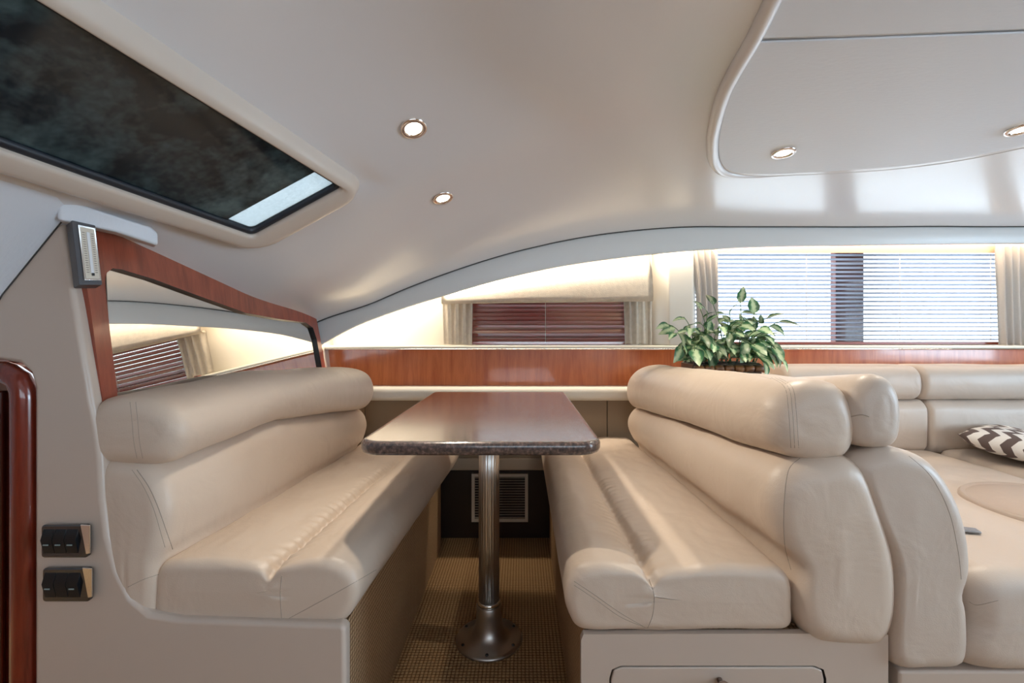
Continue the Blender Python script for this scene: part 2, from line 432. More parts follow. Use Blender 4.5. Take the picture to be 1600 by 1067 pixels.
tube('joint_line', [p+Vector((0, -.0015, -.002)) for p in tp], .0030, GAP, ceiling, 6)
# top of the light trough
bm = bmesh.new(); prof = [[bm.verts.new(p+Vector((0, .0, .01))), bm.verts.new((p.x, 2.16, p.z+.01))] for p in tp]
for A, B in zip(prof, prof[1:]): bm.faces.new((A[0], A[1], B[1], B[0]))
mk('trough_top', bm, FASC, ceiling, smooth=True)

# ------------------------------------------------------------------ room shell
box('floor', -1.9, 3.5, -1.7, 2.2, -.05, 0, CARPET)['kind'] = 'structure'
# far side wall with window openings
YW = 2.10
bm = bmesh.new()
w1 = (PY(742, 0, YW).x, PY(1000, 0, YW).x, .905, PY(0, 462, YW).z)
w2 = (.775, 2.95, .905, 1.42)
xs = [-1.05, w1[0], w1[1], w2[0], w2[1], 3.5]
def wcol(x0, x1, zs):
    for z0, z1 in zs: bx(bm, x0, x1, YW, YW+.05, z0, z1)
wcol(xs[0], xs[1], [(.88, 1.62)]); wcol(xs[1], xs[2], [(.88, w1[2]), (w1[3], 1.62)])
wcol(xs[2], xs[3], [(.88, 1.62)]); wcol(xs[3], xs[4], [(.88, w2[2]), (w2[3], 1.62)]); wcol(xs[4], xs[5], [(.88, 1.62)])
mk('wall_back', bm, WALLV, kind='structure')
wb = bpy.data.objects['wall_back']
# lower wall: cherry band, padded lip, taupe panels, kick board
panelw = box('wood_panel', -.90, 3.4, 2.04, 2.10, .70, .888, CHERRY, wb)
edges_x = [PY(572, 0, 2.05).x, PY(948, 0, 2.05).x]
ex = [-.9]+edges_x+[.75, 1.6, 3.4]
for a, b in zip(ex, ex[1:]): box('wall_panel', a+.001, b-.001, 2.035, 2.10, .40, .675, TAUPE, wb, bevel=.004)
box('kick_board', -.95, 3.4, 2.13, 2.18, 0, .345, DARKW, wb)
box('shelf_edge', -.95, .8, 2.03, 2.16, .345, .400, mat('beige_ledge', (.42, .33, .24), .5), wb, bevel=.006)
# padded lip
def rounded(y0, y1, z0, z1, r, n=6):
    pts = []
    for cx, cz, a0 in ((y0+r, z0+r, 180), (y1-r, z0+r, 270), (y1-r, z1-r, 0), (y0+r, z1-r, 90)):
        for i in range(n+1):
            a = R(a0+90*i/n); pts.append((cx+r*math.cos(a), cz+r*math.sin(a)))
    return pts
def bar_x(name, x0, x1, prof, m, parent=None):
    return plate(name, [(x0, y, z) for y, z in prof], (x1-x0, 0, 0), m, parent, smooth=False)
lip = bar_x('trim_2', -.9, .62, rounded(1.965, 2.06, .664, .724, .022), WALLV); lip['kind'] = 'structure'
sill = bar_x('trim_3', -.9, 3.4, rounded(2.00, 2.10, .887, .904, .007), mat('cream_rail', (.78, .73, .62), .3)); sill['kind'] = 'structure'
tube('steel_strip', [(-.9, 1.999, .888), (3.4, 1.999, .888)], .003, CHROME, sill, 8)
# pillar between the windows
pl = plate('pillar', [(.63, 2.03, .904), (.65, 2.005, .904), (.755, 2.005, .904), (.775, 2.03, .904), (.775, 2.1, .904), (.60, 2.1, .904)], (0, 0, .52), WALLV, wb, bevel=.006)
# side walls behind the camera, right end, and the outer shell (off-frame, with their windows)
def wallrect(name, axis, c, th, u0, u1, z0, z1, hole, m):
    bm = bmesh.new(); h0, h1, hz0, hz1 = hole
    for a0, a1, b0, b1 in ((u0, h0, z0, z1), (h1, u1, z0, z1), (h0, h1, z0, hz0), (h0, h1, hz1, z1)):
        if axis == 'y': bx(bm, a0, a1, c, c+th, b0, b1)
        else: bx(bm, c, c+th, a0, a1, b0, b1)
    return mk(name, bm, m, kind='structure')
wf = wallrect('wall_front', 'y', -1.75, .05, -1.9, 3.5, 0, 1.9, (-.4, 2.2, .9, 1.4), mat('galley_wood', (.34, .21, .15), .5))
wr = wallrect('wall_right', 'x', 3.4, .05, -1.7, 2.2, 0, 1.9, (-.6, .8, .2, 1.5), mat('galley_wood_end', (.34, .21, .15), .5))
wl = box('wall_left.002', -1.95, -1.90, -1.7, 2.2, 0, 1.9, mat('light_stop_wall', (.34, .21, .15), .5)); wl['kind'] = 'structure'  # unseen outer wall added to stop light leaking past the left door
g = box('window_4', -.4, 2.2, -1.73, -1.725, .9, 1.4, GLASS); g['kind'] = 'structure'
g = box('door_2', 3.42, 3.425, -.6, .8, .2, 1.5, GLASS); g['kind'] = 'structure'

# ------------------------------------------------------------------ windows in the far wall
def window(name, x0, x1, z0, z1, posts=()):
    wd = empty(name, ((x0+x1)/2, YW, z0), kind='structure')
    box('glass_pane', x0, x1, YW+.022, YW+.026, z0, z1, GLASS, wd)
    bm = bmesh.new(); t = .012
    bx(bm, x0, x1, YW+.012, YW+.04, z0, z0+t); bx(bm, x0, x1, YW+.012, YW+.04, z1-t, z1)
    bx(bm, x0, x0+t, YW+.012, YW+.04, z0+t, z1-t); bx(bm, x1-t, x1, YW+.012, YW+.04, z0+t, z1-t)
    mk('window_frame', bm, BLACK, wd)
    for a, b in posts: box('mullion', a, b, YW+.05, YW+.09, z0-.05, z1, mat('red_brown_post', (.15, .035, .025), .4), wd, bevel=.004)
    return wd
window('window_1', *w1)
window('window_2', *w2, posts=((PY(1306, 0, 2.15).x, PY(1350, 0, 2.15).x),))

SLATW = clothmat('white_slat', (.80, .84, .94), .27)
SLATR = mat('cherry_slat', (.34, .03, .022), .3, coat=1, coat_rough=.16)
SLATR.node_tree.nodes['Principled BSDF'].inputs['Coat IOR'].default_value = 3.4
rnd0 = random.Random(3)
def blind(name, x0, x1, z0, z1, Y, pitch, tilt, m, label, w=.025, rails=None, cords=(), group=None):
    t = empty(name, ((x0+x1)/2, Y, z0), label, 'blind', group)
    n = int((z1-z0-.02)/pitch); proto = None
    me = None
    for i in range(n):
        z = z0+.022+pitch*i
        if me is None:
            bm = bmesh.new(); K = 6
            rows = []
            for k in range(K+1):
                a = -1+2*k/K; y = a*w/2*math.cos(R(tilt)); zz = -a*w/2*math.sin(R(tilt))+(.0034 if tilt > 0 else .0065)*(1-a*a)
                rows.append([bm.verts.new(((x0-x1)/2, y, zz)), bm.verts.new(((x1-x0)/2, y, zz))])
            for A, B in zip(rows, rows[1:]): bm.faces.new((A[0], A[1], B[1], B[0]))
            bmesh.ops.solidify(bm, geom=bm.faces[:], thickness=.0006)
            me = bpy.data.meshes.new('slat'); bm.to_mesh(me); bm.free(); me.materials.append(m)
            me.polygons.foreach_set('use_smooth', [True]*len(me.polygons))
        s = bpy.data.objects.new('slat', me); COL.objects.link(s); s.parent = t; s.location = (0, 0, z-z0)
        if tilt < 0: s.rotation_euler.x = R(rnd0.uniform(-1.3, 1.3))
    box('bottom_rail', x0, x1, Y-.011, Y+.011, z0, z0+.012, rails or m, t, bevel=.002)
    box('head_rail', x0, x1, Y-.014, Y+.014, z1-.022, z1, rails or m, t, bevel=.002)
    for cx in cords: tube('lift_cord', [(cx, Y-.014, z0+.01), (cx, Y-.014, z1-.01)], .0009, DRAPE, t, 5)
    return t
RAILO = mat('blind_head_wood', (.36, .18, .11), .4); RAILR = mat('blind_bottom_wood', (.20, .05, .035), .3)
sb_ = blind('venetian_blind', PY(728, 0, 2.06).x, PY(990, 0, 2.06).x, .9075, PY(0, 462, 2.06).z, 2.06, .0186, -42, SLATR,
      'closed glossy cherry red slatted blind in the small window behind the table', cords=(PY(852, 0, 2.06).x,), w=.030)
zb1 = 1.375
bb = blind('venetian_blind', .785, PY(1574, 0, 2.06).x, .9075, zb1, 2.06, .0191, 15, SLATW,
      'white slatted blind, open and backlit, in the long window behind the potted plant',
      rails=None, cords=(PY(1257, 0, 2.06).x, PY(1402, 0, 2.06).x, PY(1543, 0, 2.06).x))
for c in bb.children:
    if c.name.startswith('bottom_rail'): c.data.materials[0] = RAILR
    if c.name.startswith('head_rail'): c.data.materials[0] = RAILO
b3 = blind('venetian_blind', PY(1580, 0, 2.06).x, 2.93, .9075, zb1, 2.06, .0191, 15, SLATW,
      'white slatted blind showing as a sliver past the right-hand gathered curtain', rails=None)
# cherry pelmet board above the long blind
vb = box('blind_pelmet', .80, 2.93, 2.033, 2.040, PY(0, 396, 2.05).z, 1.41, RAILO); tag(vb, 'warm lit wooden strip along the top of the long white blind', 'pelmet')

def curtain(name, label, top, bot, Y, folds, amp, m, group=None, mid=None, cat='curtain', nz=26, hem=True):
    """top/bot: (x0,x1,z); pleated cloth sheet"""
    bm = bmesh.new(); nx = folds*14; rows = []
    for j in range(nz+1):
        t = j/nz; row = []
        x0 = top[0]+(bot[0]-top[0])*t; x1 = top[1]+(bot[1]-top[1])*t; z = top[2]+(bot[2]-top[2])*t
        if mid: k = math.sin(math.pi*t); x0 += mid[0]*k; x1 += mid[1]*k
        for i in range(nx+1):
            s = i/nx; ph = 2*math.pi*folds*s
            wv = math.sin(ph)+.35*math.sin(2*ph+1)
            y = Y+amp*wv*(1-.15*t)+.003*noise.noise(Vector((s*6, t*3, folds)))
            x = x0+(x1-x0)*s+.3*amp*math.cos(ph)
            row.append(bm.verts.new((x, y, z+.002*math.sin(ph*.5))))
        rows.append(row)
    for A, B in zip(rows, rows[1:]):
        for i in range(nx): bm.faces.new((A[i], A[i+1], B[i+1], B[i]))
    bmesh.ops.solidify(bm, geom=bm.faces[:], thickness=.0015)
    o = mk(name, bm, m, smooth=True)
    tag(o, label, cat, group); return o
yc = 2.022
def X(px, Y=yc): return PY(px, 0, Y).x
def Z(py, Y=yc): return PY(0, py, Y).z
curtain('pleated_curtain', 'short pleated beige curtain left of the small red blind', (X(691), X(738), Z(470)), (X(693), X(737), Z(538)), yc, 4, .005, LINEN)
curtain('pleated_curtain', 'short pleated beige curtain right of the small red blind, beside the pillar', (X(974), X(1018), Z(464)), (X(976), X(1018), Z(538)), yc, 4, .006, LINEN)
yv = 2.0
# linen valance following the arch
bm = bmesh.new(); fr = []
for i in range(41):
    px = 690+(1020-690)*i/40
    zt = min(PY(px, 474-74*sm(660, 1060, px)*1.0, YF).z, 9)
    top = PY(px, 450-60*(i/40)**.8-8, yv); bot = PY(px, 474-4*i/40, yv)
    top.y = 2.055
    midp = top.lerp(bot, .55); midp.y = yv+.004+.003*noise.noise(Vector((i*.4, 0, 0)))
    bot2 = bot+Vector((0, .035, .0))
    fr.append([bm.verts.new(v) for v in spl([top, top.lerp(bot, .25)+Vector((0, .0, 0)), midp, bot+Vector((0, -.008, .006)), bot+Vector((0, .004, -.001)), bot2], 14, False)])
for A, B in zip(fr, fr[1:]):
    for k in range(13): bm.faces.new((A[k], A[k+1], B[k+1], B[k]))
bmesh.ops.solidify(bm, geom=bm.faces[:], thickness=.0015)
vv = mk('window_valance', bm, LINEN, smooth=True); tag(vv, 'cream linen valance over the small red blind, lit from above', 'valance')
curtain('gathered_curtain', 'grey gathered curtain hanging behind the potted plant beside the pillar', (X(1076), X(1119), Z(386)), (X(1086), X(1121), Z(534)), 2.015, 4, .010, DRAPE, mid=(.012, .002))
curtain('gathered_curtain', 'grey gathered curtain at the right end of the long white blind', (X(1552), X(1600), Z(380)), (X(1558), X(1602), Z(540)), 2.015, 4, .010, DRAPE, mid=(.0, -.004))

# ------------------------------------------------------------------ left bulkhead, side wall, wood surround and mirror
YB = .92
door_l = 52
bo = [(door_l, 1262), (door_l, 605), (46, 582), (30, 568), (0, 563), (-330, 563), (-330, 300), (92, 300), (94, 345), (115, 460), (141, 620), (150, 665), (157, 720), (160, 780), (168, 840), (182, 893), (203, 935), (232, 960), (280, 968), (400, 972), (536, 977), (540, 985), (540, 1262)]
bulk = plate('wall_left', [PY(x, y, YB-.03) for x, y in bo], (0, .03, 0), GELP, bevel=.010, seg=4); bulk['kind'] = 'structure'
# side wall plane leaning outwards with height
WP0 = Vector((-.855, 1.5, .83)); WN = Vector((1, 0, .12)).normalized()
def sw(px, py, off=0): return hit(px, py, WP0+WN*off, WN)
def wx(z): return -.855-.12*(z-.83)
sidew = plate('side_wall', [(wx(0)-.005, .93, 0), (wx(0)-.005, 2.12, 0), (wx(1.4)-.005, 2.12, 1.4), (wx(1.4)-.005, .93, 1.4)], (-.03, 0, 0), GELP); sidew.name = 'wall_left.001'; sidew['kind'] = 'structure'
mir = empty('wall_mirror', (wx(.83), 1.4, .7), 'mirror in a curved cherry wood surround above the left bench', 'mirror')
outer = [(122, 340), (152, 350), (205, 366), (245, 380), (300, 402), (350, 428), (390, 447), (430, 462), (466, 471), (483, 480), (494, 496), (500, 525), (514, 605), (514, 650), (170, 730), (160, 620), (141, 480), (128, 400)]
inner = [(176, 419), (190, 421), (240, 436), (310, 462), (385, 489), (440, 499), (478, 504), (489, 512), (495, 530), (503, 575), (505, 640), (192, 700), (187, 655), (182, 600), (172, 520), (164, 440), (167, 426)]
of = .013
plate('wood_frame', [sw(x, y, of) for x, y in outer], -WN*(of-.0015), [CHERRYL, BLACK], mir, holes=[[sw(x, y, of) for x, y in inner]], hole_mi=1)
plate('mirror_glass', [sw(x, y, .0015) for x, y in [(165, 400), (500, 480), (512, 640), (180, 715)]], -WN*.001, MIRROR, mir)
# padded header block above the surround
ph = [PA+Vector((.002, 0, -.001)), hit(248, 358, (0, 0, 1.866), (-.543, .217, 1)), None, None]
ph[0] = PY(90, 306, .868); ph[1] = PY(238, 352, 1.0)
hd = plate('header_pad', [PY(90, 307, .862), PY(170, 333, .92), PY(236, 354, .99), PY(247, 364, 1.0), PY(247, 384, 1.0), PY(180, 362, .935), PY(90, 343, .868)], (-.03, .03, 0), VINYL, bulk, bevel=.006, seg=3)
# lining left of the bulkhead, below the hatch
a = PA; b = PY(0, 460, .885); c = PY(-250, 880, .885)
dv = Vector((-.2546, -1, .079))*1.6
bm = bmesh.new()
L0 = [a.lerp(b, i/7) for i in range(8)]+[b.lerp(c, i/8) for i in range(1, 9)]
r1 = [bm.verts.new(p) for p in L0]; r2 = [bm.verts.new(p+dv) for p in L0]
r0 = [bm.verts.new(p+Vector((-.005, .09, -.003))) for p in L0]
for i in range(15):
    bm.faces.new((r1[i], r1[i+1], r2[i+1], r2[i])); bm.faces.new((r0[i], r0[i+1], r1[i+1], r1[i]))
mk('trim_4', bm, VINYL, smooth=True, kind='structure')
tube('seam', [p+Vector((-.005, .09, -.003))*((.8885-p.y)/.09) for p in L0], .0016, GAP, bpy.data.objects['trim_4'], 6)
# ------------------------------------------------------------------ roof hatch (dark glazed windshield strip)
hat = empty('window_3', hp(HW/2, .3), kind='structure')
def rrect(u0, u1, v0, v1, r, n=6, nn=0):
    pts = []
    for cu, cv, a0 in ((u0+r, v0+r, 180), (u1-r, v0+r, 270), (u1-r, v1-r, 0), (u0+r, v1-r, 90)):
        for i in range(n+1):
            a_ = R(a0+90*i/n); pts.append((cu+r*math.cos(a_), cv+r*math.sin(a_)))
    return pts
def ringloft(name, specs, m, n=8):
    """specs: (margin left, margin right, margin ends, radius, normal offset): surface strips round the hatch opening"""
    bm = bmesh.new(); V = []
    for ml, mr, me_, r, nn in specs:
        V.append([bm.verts.new(hp(u, v, nn)) for u, v in rrect(-ml, HW+mr, -me_, HL+me_, r, n)])
    for A, B in zip(V, V[1:]):
        for k in range(len(A)): bm.faces.new((A[k], A[(k+1) % len(A)], B[(k+1) % len(A)], B[k]))
    return mk(name, bm, m, hat, smooth=True)
ringloft('surround', [(.080, .046, .100, .085, .034), (.072, .040, .092, .080, .014), (.060, .032, .082, .074, .004), (.054, .023, .074, .066, -.008), (.048, .014, .066, .058, -.012), (.040, .008, .054, .046, -.0125), (.014, .005, .012, .02, -.0125), (.008, .004, .007, .016, -.010), (.005, .003, .004, .014, -.004), (.004, .003, .003, .014, .03)], mat('hatch_surround_gel', (.60, .53, .465), .3, coat=.3))
ringloft('rubber_seal', [(.005, .004, .004, .014, -.002), (-.003, -.001, -.003, .012, -.006), (-.010, -.003, -.009, .012, -.001), (-.010, -.003, -.009, .012, .012)], RUBBER)
DGL = glassmat('tinted_hatch_glass', (.62, .68, .70), rough=.05)
plate('glass_pane', [hp(u, v, .003) for u, v in rrect(-.002, HW+.002, -.002, HL+.002, .02)], HN*.002, DGL, hat)
def covermat():
    m, nt, b = newmat('canvas_cover'); N = nt.nodes; L = nt.links
    tc = N.new('ShaderNodeTexCoord'); n = N.new('ShaderNodeTexNoise'); n.inputs['Scale'].default_value = 7; n.inputs['Detail'].default_value = 8; n.inputs['Distortion'].default_value = .9
    n2 = N.new('ShaderNodeTexNoise'); n2.inputs['Scale'].default_value = 70; n2.inputs['Detail'].default_value = 4
    L.new(tc.outputs['Object'], n.inputs['Vector']); L.new(tc.outputs['Object'], n2.inputs['Vector'])
    cr = N.new('ShaderNodeValToRGB'); cr.color_ramp.elements[0].color = (.010, .040, .062, 1); cr.color_ramp.elements[1].color = (.30, .34, .33, 1)
    cr.color_ramp.elements[0].position = .38; cr.color_ramp.elements[1].position = .72
    mm = N.new('ShaderNodeMath'); mm.operation = 'MULTIPLY_ADD'; mm.inputs[1].default_value = .45; L.new(n2.outputs['Fac'], mm.inputs[0]); L.new(n.outputs['Fac'], mm.inputs[2])
    sb = N.new('ShaderNodeMath'); sb.operation = 'SUBTRACT'; sb.inputs[1].default_value = .20; L.new(mm.outputs[0], sb.inputs[0])
    L.new(sb.outputs[0], cr.inputs[0]); L.new(cr.outputs[0], b.inputs['Base Color']); b.inputs['Roughness'].default_value = .9
    tr = N.new('ShaderNodeBsdfTranslucent'); L.new(cr.outputs[0], tr.inputs[0]); ms = N.new('ShaderNodeMixShader'); ms.inputs[0].default_value = .5
    out = N['Material Output']; L.new(b.outputs[0], ms.inputs[1]); L.new(tr.outputs[0], ms.inputs[2]); L.new(ms.outputs[0], out.inputs[0])
    bp = N.new('ShaderNodeBump'); bp.inputs['Strength'].default_value = .5; bp.inputs['Distance'].default_value = .01; L.new(n.outputs['Fac'], bp.inputs['Height']); L.new(bp.outputs[0], b.inputs['Normal'])
    return m
SV = .082
plate('canvas_cover', [hp(0, SV, .0055), hp(HW, SV, .0055), hp(HW, HL, .0055), hp(0, HL, .0055)], HN*.003, covermat(), hat)
plate('gauze_strip', [hp(0, 0, .0092), hp(HW, 0, .0092), hp(HW, SV+.01, .0092), hp(0, SV+.01, .0092)], HN*.001, clothmat('gauze', (.97, .97, .97), .9), hat)

# thermometer gauge on the surround
gt = empty('thermometer', PY(130, 440, .9), 'narrow silver thermometer in a dark frame at the top left of the cherry surround', 'thermometer')
gc = [PY(109, 346, .885), PY(146, 354, .915), PY(157, 447, .905), PY(121, 447, .877)]
gu = (gc[1]-gc[0]).normalized(); gv = (gc[0]-gc[3]).normalized(); gn = gu.cross(gv).normalized()
if gn.y > 0: gn = -gn
def gq(s, t, o=0): return (gc[0].lerp(gc[1], s)).lerp(gc[3].lerp(gc[2], s), t)+gn*o
def gpl(name, s0, s1, t0, t1, o0, o1, m, bev=0):
    return plate(name, [gq(s0, t0, o0), gq(s1, t0, o0), gq(s1, t1, o0), gq(s0, t1, o0)], gn*(o1-o0), m, gt, bevel=bev)
DG = mat('slate_frame', (.09, .09, .10), .4)
gpl('frame', 0, 1, 0, 1, -.02, .010, DG, .002)
gpl('inner_frame', .22, .95, .06, .93, .010, .0125, CHROME, .0006)
gpl('dial', .29, .88, .09, .90, .0125, .0132, mat('gauge_dial', (.74, .68, .58), .4))
gpl('glass_tube', .52, .66, .16, .82, .0132, .0150, mat('gauge_tube', (.85, .87, .9), .15), .0006)
gpl('bulb', .55, .66, .82, .86, .0132, .0155, BLACK)
bm = bmesh.new()
for i in range(18):
    t = .17+.63*i/17
    for s0, s1 in ((.34, .46), (.72, .83)):
        bm.faces.new([bm.verts.new(gq(s, tt, .0136)) for s, tt in ((s0, t), (s1, t), (s1, t+.012), (s0, t+.012))])
mk('scale_marks', bm, mat('gauge_marks', (.3, .26, .22), .5), gt, kind='stuff')

# switch plates
def switch(x0, x1, y0, y1, marks, label):
    t = empty('switch_plate', PY((x0+x1)/2, y1, YB-.03), label, 'switch')
    Yp = YB-.0305
    pts = []
    r = 5
    for cx, cy, a0 in ((x0+r, y0+r, 180), (x1-r, y0+r, 270), (x1-r, y1-r, 0), (x0+r, y1-r, 90)):
        for i in range(5):
            a_ = R(a0+90*i/4); pts.append((cx+r*math.cos(a_), cy+r*math.sin(a_)))
    plate('bezel', [PY(x, y, Yp) for x, y in pts], (0, -.010, 0), mat('gloss_bezel', (.02, .02, .022), .12, coat=1), t, bevel=.003, seg=3)
    plate('chrome_edge', [PY(x, y, Yp-.0092) for x, y in [(x1-17, y0+2), (x1-2, y0+3), (x1-2, y1-4), (x1-8, y1-3)]], (0, -.0025, 0), CHROME, t, bevel=.0008)
    GB = mat('gloss_black', (.008, .010, .013), .3, spec=.3)
    n = 3
    for i in range(n):
        a0 = x0+4+(x1-x0-17)*i/n; a1 = x0+4+(x1-x0-17)*(i+1)/n-.5
        s0 = PY(a0, y0+6, Yp); s1 = PY(a1, y1-7, Yp)
        rk = plate('rocker', [(s0.x, Yp-.010, s0.z), (s0.x, Yp-.0165, (s0.z+s1.z)/2+.004), (s0.x, Yp-.010, s1.z), (s0.x, Yp-.002, s1.z), (s0.x, Yp-.002, s0.z)], (s1.x-s0.x, 0, 0), GB, t, bevel=.001)
        if i in marks:
            mz = PY(0, (y0+y1)/2+3, Yp).z; mxx = (s0.x+s1.x)/2
            box('mark', mxx-.005, mxx+.005, Yp-.0172, Yp-.0162, mz-.0012, mz+.0012, mat('switch_mark', (.25, .33, .34), .5), rk)
switch(72, 144, 817, 868, (0, 1, 2), 'upper black and chrome switch plate with three marks on the beige bulkhead')
switch(74, 147, 884, 936, (0, 2), 'lower black and chrome switch plate with two marks on the beige bulkhead')

# door frame at far left
dr = empty('door_1', PY(0, 1200, YB), kind='structure')
fo = [PY(x, y, YB-.022) for x, y in [(38, 1262), (39, 900), (39, 640), (38, 610), (30, 592), (12, 583), (-20, 581), (-330, 581)]]
tube('door_frame', spl(fo, 60, False), .021, CHERRYD, dr, 16)
box('door_leaf', PY(-330, 0, YB).x, PY(24, 0, YB+.1).x, YB+.10, YB+.13, 0, PY(0, 585, YB).z+.03, CHERRYK, dr)
box('door_jamb', PY(40, 0, YB).x-.002, PY(52, 0, YB).x, YB-.02, YB+.14, 0, PY(0, 590, YB).z, CHERRYD, dr)
box('door_head', PY(-330, 0, YB).x, PY(45, 0, YB).x, YB-.01, YB+.14, PY(0, 588, YB).z, PY(0, 572, YB).z, CHERRYD, dr)
box('door_panel', PY(-330, 0, YB).x, PY(10, 0, YB+.1).x, YB+.09, YB+.10, .1, PY(0, 620, YB).z, CHERRYK, dr, bevel=.004)

# ------------------------------------------------------------------ benches
def wr_disp(gx, side, amp=.006):
    """gather wrinkles along the groove line gx(y) plus gentle unevenness"""
    def f(p):
        d = abs(p.x-gx(p.y)); k = math.exp(-(d/.028)**2)
        near = sm(2.2, .8, p.y)
        z = k*amp*near*(math.sin(p.y*230+3*noise.noise(p*12))*.6+noise.noise(Vector((p.x*20, p.y*90, p.z*20))))
        g = .004*noise.noise(p*9)+.0016*noise.noise(Vector((p.x*40, p.y*16, p.z*30)))
        top = 1 if p.z > .45 else .5
        return Vector((0, -z*.6 if p.z < .46 and p.y < .95 else 0, z+g*top))
    return f
def soft(amp=.004, s=8, seed=0):
    def f(p):
        q = p*s+Vector((seed, 0, 0)); 
        return Vector((noise.noise(q), noise.noise(q+Vector((9, 9, 9))), noise.noise(q+Vector((5, 0, 3)))))*amp
    return f
_bvh = {}
def seam(parent, pts, r=.0011, m=None, sink=.0004, n=None, name='seam'):
    """stitch line lying on the surface of a cushion"""
    if parent.name not in _bvh:
        me = parent.data; _bvh[parent.name] = BVHTree.FromPolygons([v.co for v in me.vertices], [p.vertices for p in me.polygons])
    T = _bvh[parent.name]; P = spl([(x, y, 0) for x, y in pts], n or max(8, len(pts)*8), False); out = []
    for p in P:
        d = Vector(((p.x-CX)/F, 1, (CY-p.y)/F)); h = T.ray_cast(Vector((0, 0, H)), d.normalized())
        if h[0] is not None: out.append(h[0]+h[1]*(-sink if h[1].dot(d) < 0 else sink))
    if len(out) > 3: return tube(name, out, r, m or SEAM, parent, 6)

lb = empty('dinette_bench', (-.6, 1.4, 0), 'cream leather dinette bench on the left below the mirror', 'bench')
lbase = box('base', -.84, -.36, .905, 2.028, 0, .362, CARPETS, lb)
box('end_panel', -.80, -.362, .893, .904, 0, .36, GELP, lb)
def sh(pts, dx): return [(x+(dx(x) if callable(dx) else dx), z) for x, z in pts]
LS = [(-.365, .374), (-.338, .40), (-.326, .44), (-.342, .484), (-.385, .505), (-.45, .500), (-.484, .486), (-.500, .469), (-.52, .487), (-.56, .495), (-.62, .501), (-.69, .499), (-.728, .488), (-.738, .44), (-.733, .385), (-.70, .373), (-.55, .372), (-.42, .372)]
Lseat = loft('seat_cushion', [(.905, LS), (2.022, sh(LS, .055))], LEA, lb, r0=.022, r1=.04, n=150, ny=170, disp=wr_disp(lambda y: -.500+.049*(y-.905), -1))
LB = [(-.845, .698), (-.79, .706), (-.745, .698), (-.712, .66), (-.700, .60), (-.712, .535), (-.724, .50), (-.722, .44), (-.725, .385), (-.75, .374), (-.785, .385), (-.815, .43), (-.845, .52), (-.858, .62)]
LBf = [(-.845, .655), (-.76, .668), (-.69, .665), (-.645, .64), (-.628, .59), (-.642, .53), (-.664, .50), (-.668, .44), (-.668, .385), (-.70, .374), (-.74, .385), (-.80, .43), (-.84, .50), (-.852, .58)]
Lback = loft('backrest', [(.898, LB), (1.29, [(x+(.034 if x > -.80 else 0), z+.014*(z > .58)) for x, z in LB]), (1.88, LBf)], LEA, lb, r0=.035, r1=.05, n=100, ny=80, disp=soft(.005, 7, 1))
LR = [(-.862, .698), (-.80, .690), (-.74, .690), (-.700, .703), (-.676, .745), (-.684, .788), (-.72, .817), (-.78, .829), (-.84, .824), (-.872, .79), (-.878, .74)]
LRf = [(-.80, .672), (-.72, .658), (-.66, .655), (-.615, .67), (-.592, .71), (-.594, .76), (-.62, .80), (-.68, .822), (-.77, .824), (-.83, .80), (-.84, .74)]
Lbol = loft('bolster', [(.893, LR), (1.30, [(x+.022, z+.018) for x, z in LR]), (1.86, LRf)], LEA, lb, r0=.04, r1=.06, n=90, ny=80, disp=soft(.004, 7, 3))

rb_ = empty('dinette_bench', (.4, 1.4, 0), 'cream leather dinette bench on the right with a drawer in its end panel', 'bench')
box('base', .125, .70, .90, 2.028, 0, .362, CARPETS, rb_)
# end panel with drawer opening
yd = .885
ep = [PY(x, y, yd) for x, y in [(908, 1290), (908, 1000), (912, 991), (1240, 990), (1300, 990), (1388, 992), (1388, 1290)]]
do = [PY(x, y, yd) for x, y in [(952, 1200), (952, 1060), (956, 1046), (970, 1040), (1272, 1040), (1287, 1046), (1291, 1060), (1291, 1200)]]
plate('end_panel', ep, (0, .014, 0), [GELP, BLACK], rb_, holes=[do], hole_mi=1, bevel=.0)
di = [PY(x, y, yd-.002) for x, y in [(955, 1197), (955, 1062), (959, 1048), (971, 1043), (1271, 1043), (1285, 1048), (1288, 1062), (1288, 1197)]]
dw = plate('drawer', di, (0, .02, 0), GELP, rb_, bevel=.003)
kM = Matrix.Translation(PY(1124, 1062, yd-.002)) @ Matrix.Rotation(R(90), 4, 'X')
lathe('knob', [(0, 0), (.0055, 0), (.005, .010), (.010, .014), (.0125, .020), (.011, .026), (.005, .029), (0, .0295)], mat('knob_metal', (.55, .42, .36), .2, metal=1), dw, kM, 24)
RS = [(.118, .374), (.094, .40), (.085, .44), (.098, .484), (.14, .505), (.195, .501), (.234, .486), (.250, .468), (.27, .487), (.31, .495), (.37, .502), (.45, .503), (.505, .497), (.528, .47), (.531, .42), (.527, .380), (.48, .373), (.32, .372), (.20, .372)]
Rseat = loft('seat_cushion', [(.882, RS), (2.022, sh(RS, lambda x: -.0-.10*max(x-.1, 0)))], LEA, rb_, r0=.022, r1=.04, n=150, ny=170, disp=wr_disp(lambda y: .250-.017*(y-.882), 1))
RB = [(.535, .50), (.534, .44), (.541, .385), (.575, .353), (.65, .345), (.708, .350), (.730, .40), (.727, .50), (.712, .58), (.688, .66), (.664, .70), (.62, .715), (.56, .712), (.515, .698), (.488, .66), (.482, .61), (.500, .55)]
RBf = [(.478, .50), (.476, .44), (.480, .392), (.51, .374), (.57, .370), (.64, .375), (.66, .42), (.665, .50), (.66, .56), (.65, .62), (.63, .655), (.57, .668), (.51, .665), (.465, .65), (.438, .615), (.435, .575), (.455, .53)]
Rback = loft('backrest', [(.865, RB), (1.90, RBf)], LEA, rb_, r0=.045, r1=.05, n=100, ny=80, disp=soft(.006, 7, 5))
